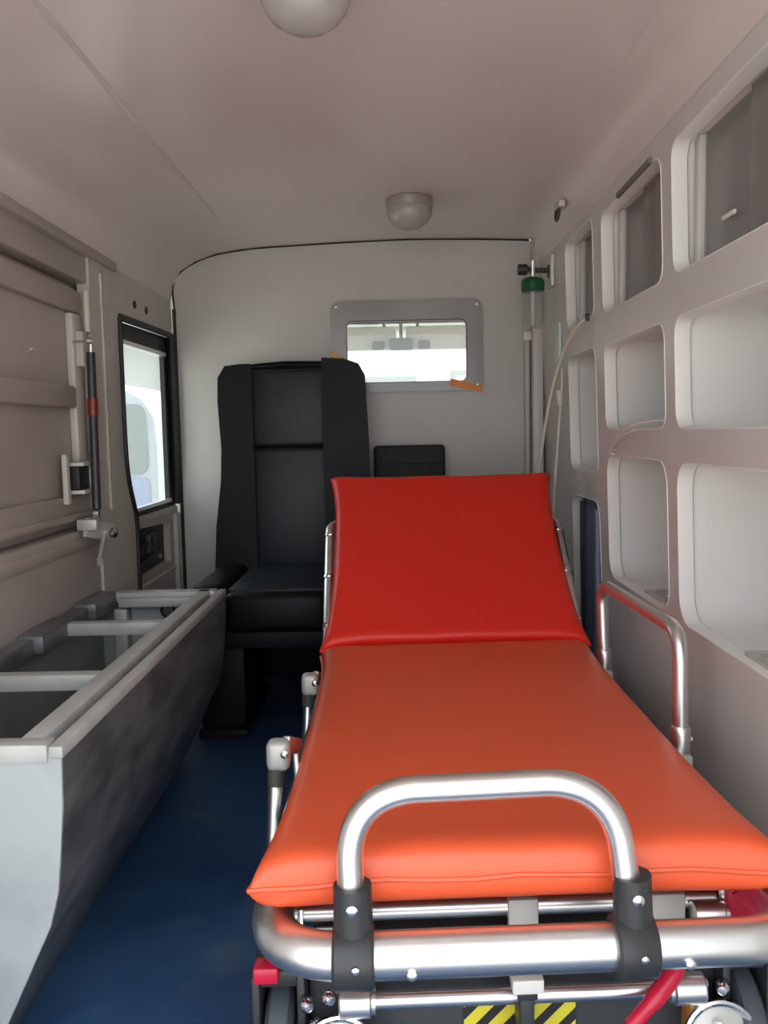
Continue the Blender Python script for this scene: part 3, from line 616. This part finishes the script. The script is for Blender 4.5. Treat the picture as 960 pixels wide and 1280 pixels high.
for k, dy in enumerate((0, .02)):
    MB().tube(smooth_path([(.56, 1.62, .808+.003*k), (.53, 1.66+dy, .812-.012*k), (.494, 1.75+dy, .806-.014*k), (.491, 1.85+dy, .785-.012*k), (.4925, 1.93+dy*.5, .757-.010*k), (.503, 1.935+dy*.5, .750-.010*k)], 6), .0020, 6).build('strand', 'white_plastic', lw2)

# ================================================================== driver cab beyond the partition
def st_(name, o, label, cat): return tag(o, label, cat, kind='structure')
cf = MB().box(-.82, .82, YP+.04, 4.5, -.05, 0).build('floor_cab', 'cab_dark'); st_('', cf, 'dark floor of the driver cab', 'floor')
cr = MB().loft([[(x, y, z) for x in (-.82, .82)]+[(x, y, z+.03) for x in (.82, -.82)] for y, z in ((YP+.032, 1.388), (3.3, 1.335), (3.72, 1.262))], True, True).build('ceiling_cab', 'cab_trim'); st_('', cr, 'beige roof lining of the driver cab', 'ceiling')
for sgn, nm, xw in ((-1, 'left', .715), (1, 'right', .80)):
    cw = MB().plate([(YP+.035, 0), (4.5, 0), (4.45, .85), (3.75, 1.29), (YP+.035, 1.42)], [[(3.0, .72), (4.15, .72), (3.68, 1.18), (3.0, 1.22)]], yz(xw*sgn), 0, .015*sgn).build('wall_cab_'+nm, 'cab_trim')
    st_('', cw, 'cab door side seen through the partition window, '+nm+' side of the van', 'wall')
ws = thing('window_3', (0, 4.1, .85), 'sloping windscreen of the driver cab', 'window', kind='structure')
MB().loft([[(-.80, 3.72, 1.27), (.80, 3.72, 1.27)], [(-.80, 4.42, .86), (.80, 4.42, .86)]], closed=False).build('pane', 'window_glass', ws)
MB().bar((-.80, 3.72, 1.272), (.80, 3.72, 1.272), .03, .03).build('header_bar', 'cab_dark', ws)
dk = thing('dashboard', (0, 4.2, .4), 'dark dashboard below the windscreen', 'dashboard')
MB().box(-.79, .79, 4.05, 4.48, .35, .84, .05, 3).build('body', 'cab_dark', dk)
MB().box(-.79, .79, 4.30, 4.48, .01, .36, .01).build('footwell_panel', 'cab_dark', dk)
MB().box(-.15, .15, 3.98, 4.06, .50, .78, .02).build('centre_console', 'cab_dark', dk)
for xa, xb, lb in ((-.66, .035, 'beige sun visor above the windscreen on the side of the tall seat'), (.075, .70, 'beige sun visor above the windscreen on the side of the wall cabinet')):
    v = thing('sun_visor', ((xa+xb)/2, 3.64, 1.18), lb, 'sun visor', 'sun visors in the cab')
    MB().box(xa, xb, 3.635, 3.66, 1.140, 1.235, .010, 2).build('pad', 'cab_trim', v)
    MB().tube([(xa+.03, 3.66, 1.228), (xb-.03, 3.66, 1.228)], .006, 8).tube([(xa+.05, 3.66, 1.228), (xa+.05, 3.67, 1.272)], .006, 8).tube([(xb-.05, 3.66, 1.228), (xb-.05, 3.67, 1.272)], .006, 8).build('hinge_rod', 'cab_dark', v)
    for xx in (xa+.05, xb-.10): MB().box(xx, xx+.05, 3.622, 3.640, 1.140, 1.175, .006).build('clip', 'cab_dark', v)
mr = thing('rear_view_mirror', (.055, 3.70, 1.2), 'small dark rear view mirror between the sun visors', 'mirror')
MB().box(.005, .105, 3.60, 3.622, 1.135, 1.185, .010, 3).build('housing', 'cab_dark', mr)
MB().tube([(.055, 3.615, 1.175), (.055, 3.69, 1.265)], .007, 8).build('stem', 'cab_dark', mr)

# ================================================================== outside
g = MB().box(-30, 30, -25, 40, -.72, -.66).build('ground', 'concrete'); tag(g, 'pale concrete yard outside the van', 'ground', kind='structure')
fc = thing('building', (0, 13, -.66), 'pale rendered building in front of the van seen through the windscreen', 'building')
MB().box(-14, 14, 13, 13.4, -.66, 4.5).build('wall', 'facade', fc)
for (xa, xb, za, zb) in ((-.35, .35, -.66, 1.55), (1.0, 1.75, -.66, 1.62), (-1.6, -.95, .5, 1.5)):
    MB().plate([(xa-.06, za), (xb+.06, za), (xb+.06, zb+.06), (xa-.06, zb+.06)], [[(xa, za+.02), (xb, za+.02), (xb, zb), (xa, zb)]], xz(12.93), 0, .07).build('door_frame', 'facade_trim', fc)
    MB().box(xa, xb, 12.97, 13.0, za, zb).build('door_leaf', 'white_plastic', fc)
MB().box(-14, 14, 12.5, 13.0, 2.3, 2.45).build('canopy', 'facade_trim', fc)
yw = thing('added_wall', (-7, 6, -.66), 'added grey wall out of view, sized for the sky light at the side window', 'wall')  # unseen wall, added to limit the sky seen from the side window
MB().box(-7.3, -7.0, -2, 12.4, -.66, 1.6).build('wall', 'yard_wall', yw)
MB().box(-7.36, -6.94, -2, 12.4, 1.6, 1.72, .02).build('coping', 'facade_trim', yw)
car = thing('parked_car', (-2.6, 7, -.66), 'blue-grey parked car with rounded rear seen through the side window', 'car')
def prof(ins, top): return [(-3.35+ins, -.40), (-1.69-ins, -.40), (-1.63-ins, .05), (-1.63-ins, .72), (-1.645-ins, .96-top), (-1.72-ins, 1.09-top), (-1.86-ins, 1.17-top), (-2.45, 1.23-top), (-3.05+ins, 1.20-top), (-3.28+ins, 1.02-top), (-3.38+ins, .70), (-3.40+ins, .05)]
MB().loft([[(x, y, z) for x, z in prof(i_, t_)] for y, i_, t_ in ((6.10, .06, .10), (6.13, .02, .03), (6.30, 0, 0), (8.4, 0, 0), (8.9, .03, .25), (9.1, .06, .42), (10.3, .10, .52))], True, True).build('body', 'car_paint', car, ang=35)
MB().plate(rr(-3.15, -1.705, .54, 1.03, .07), [], xz(6.085), 0, .02).build('rear_window', 'car_glass', car)
MB().plate(rr(-3.22, -1.70, -.03, .51, .04), [], xz(6.085), 0, .02).build('tailgate', 'car_lower', car)
MB().box(-3.38, -1.70, 6.02, 6.14, -.40, -.05, .04, 3).build('bumper', 'car_lower', car)
for xx in (-3.25, -1.85):
    for yy in (6.75, 9.4):
        MB().lathe([(.16, -.09), (.29, -.10), (.32, -.07), (.32, .07), (.29, .10), (.16, .09), (0, .08)], (xx, yy, -.34), (1, 0, 0), 24).build('wheel', 'rubber', car)
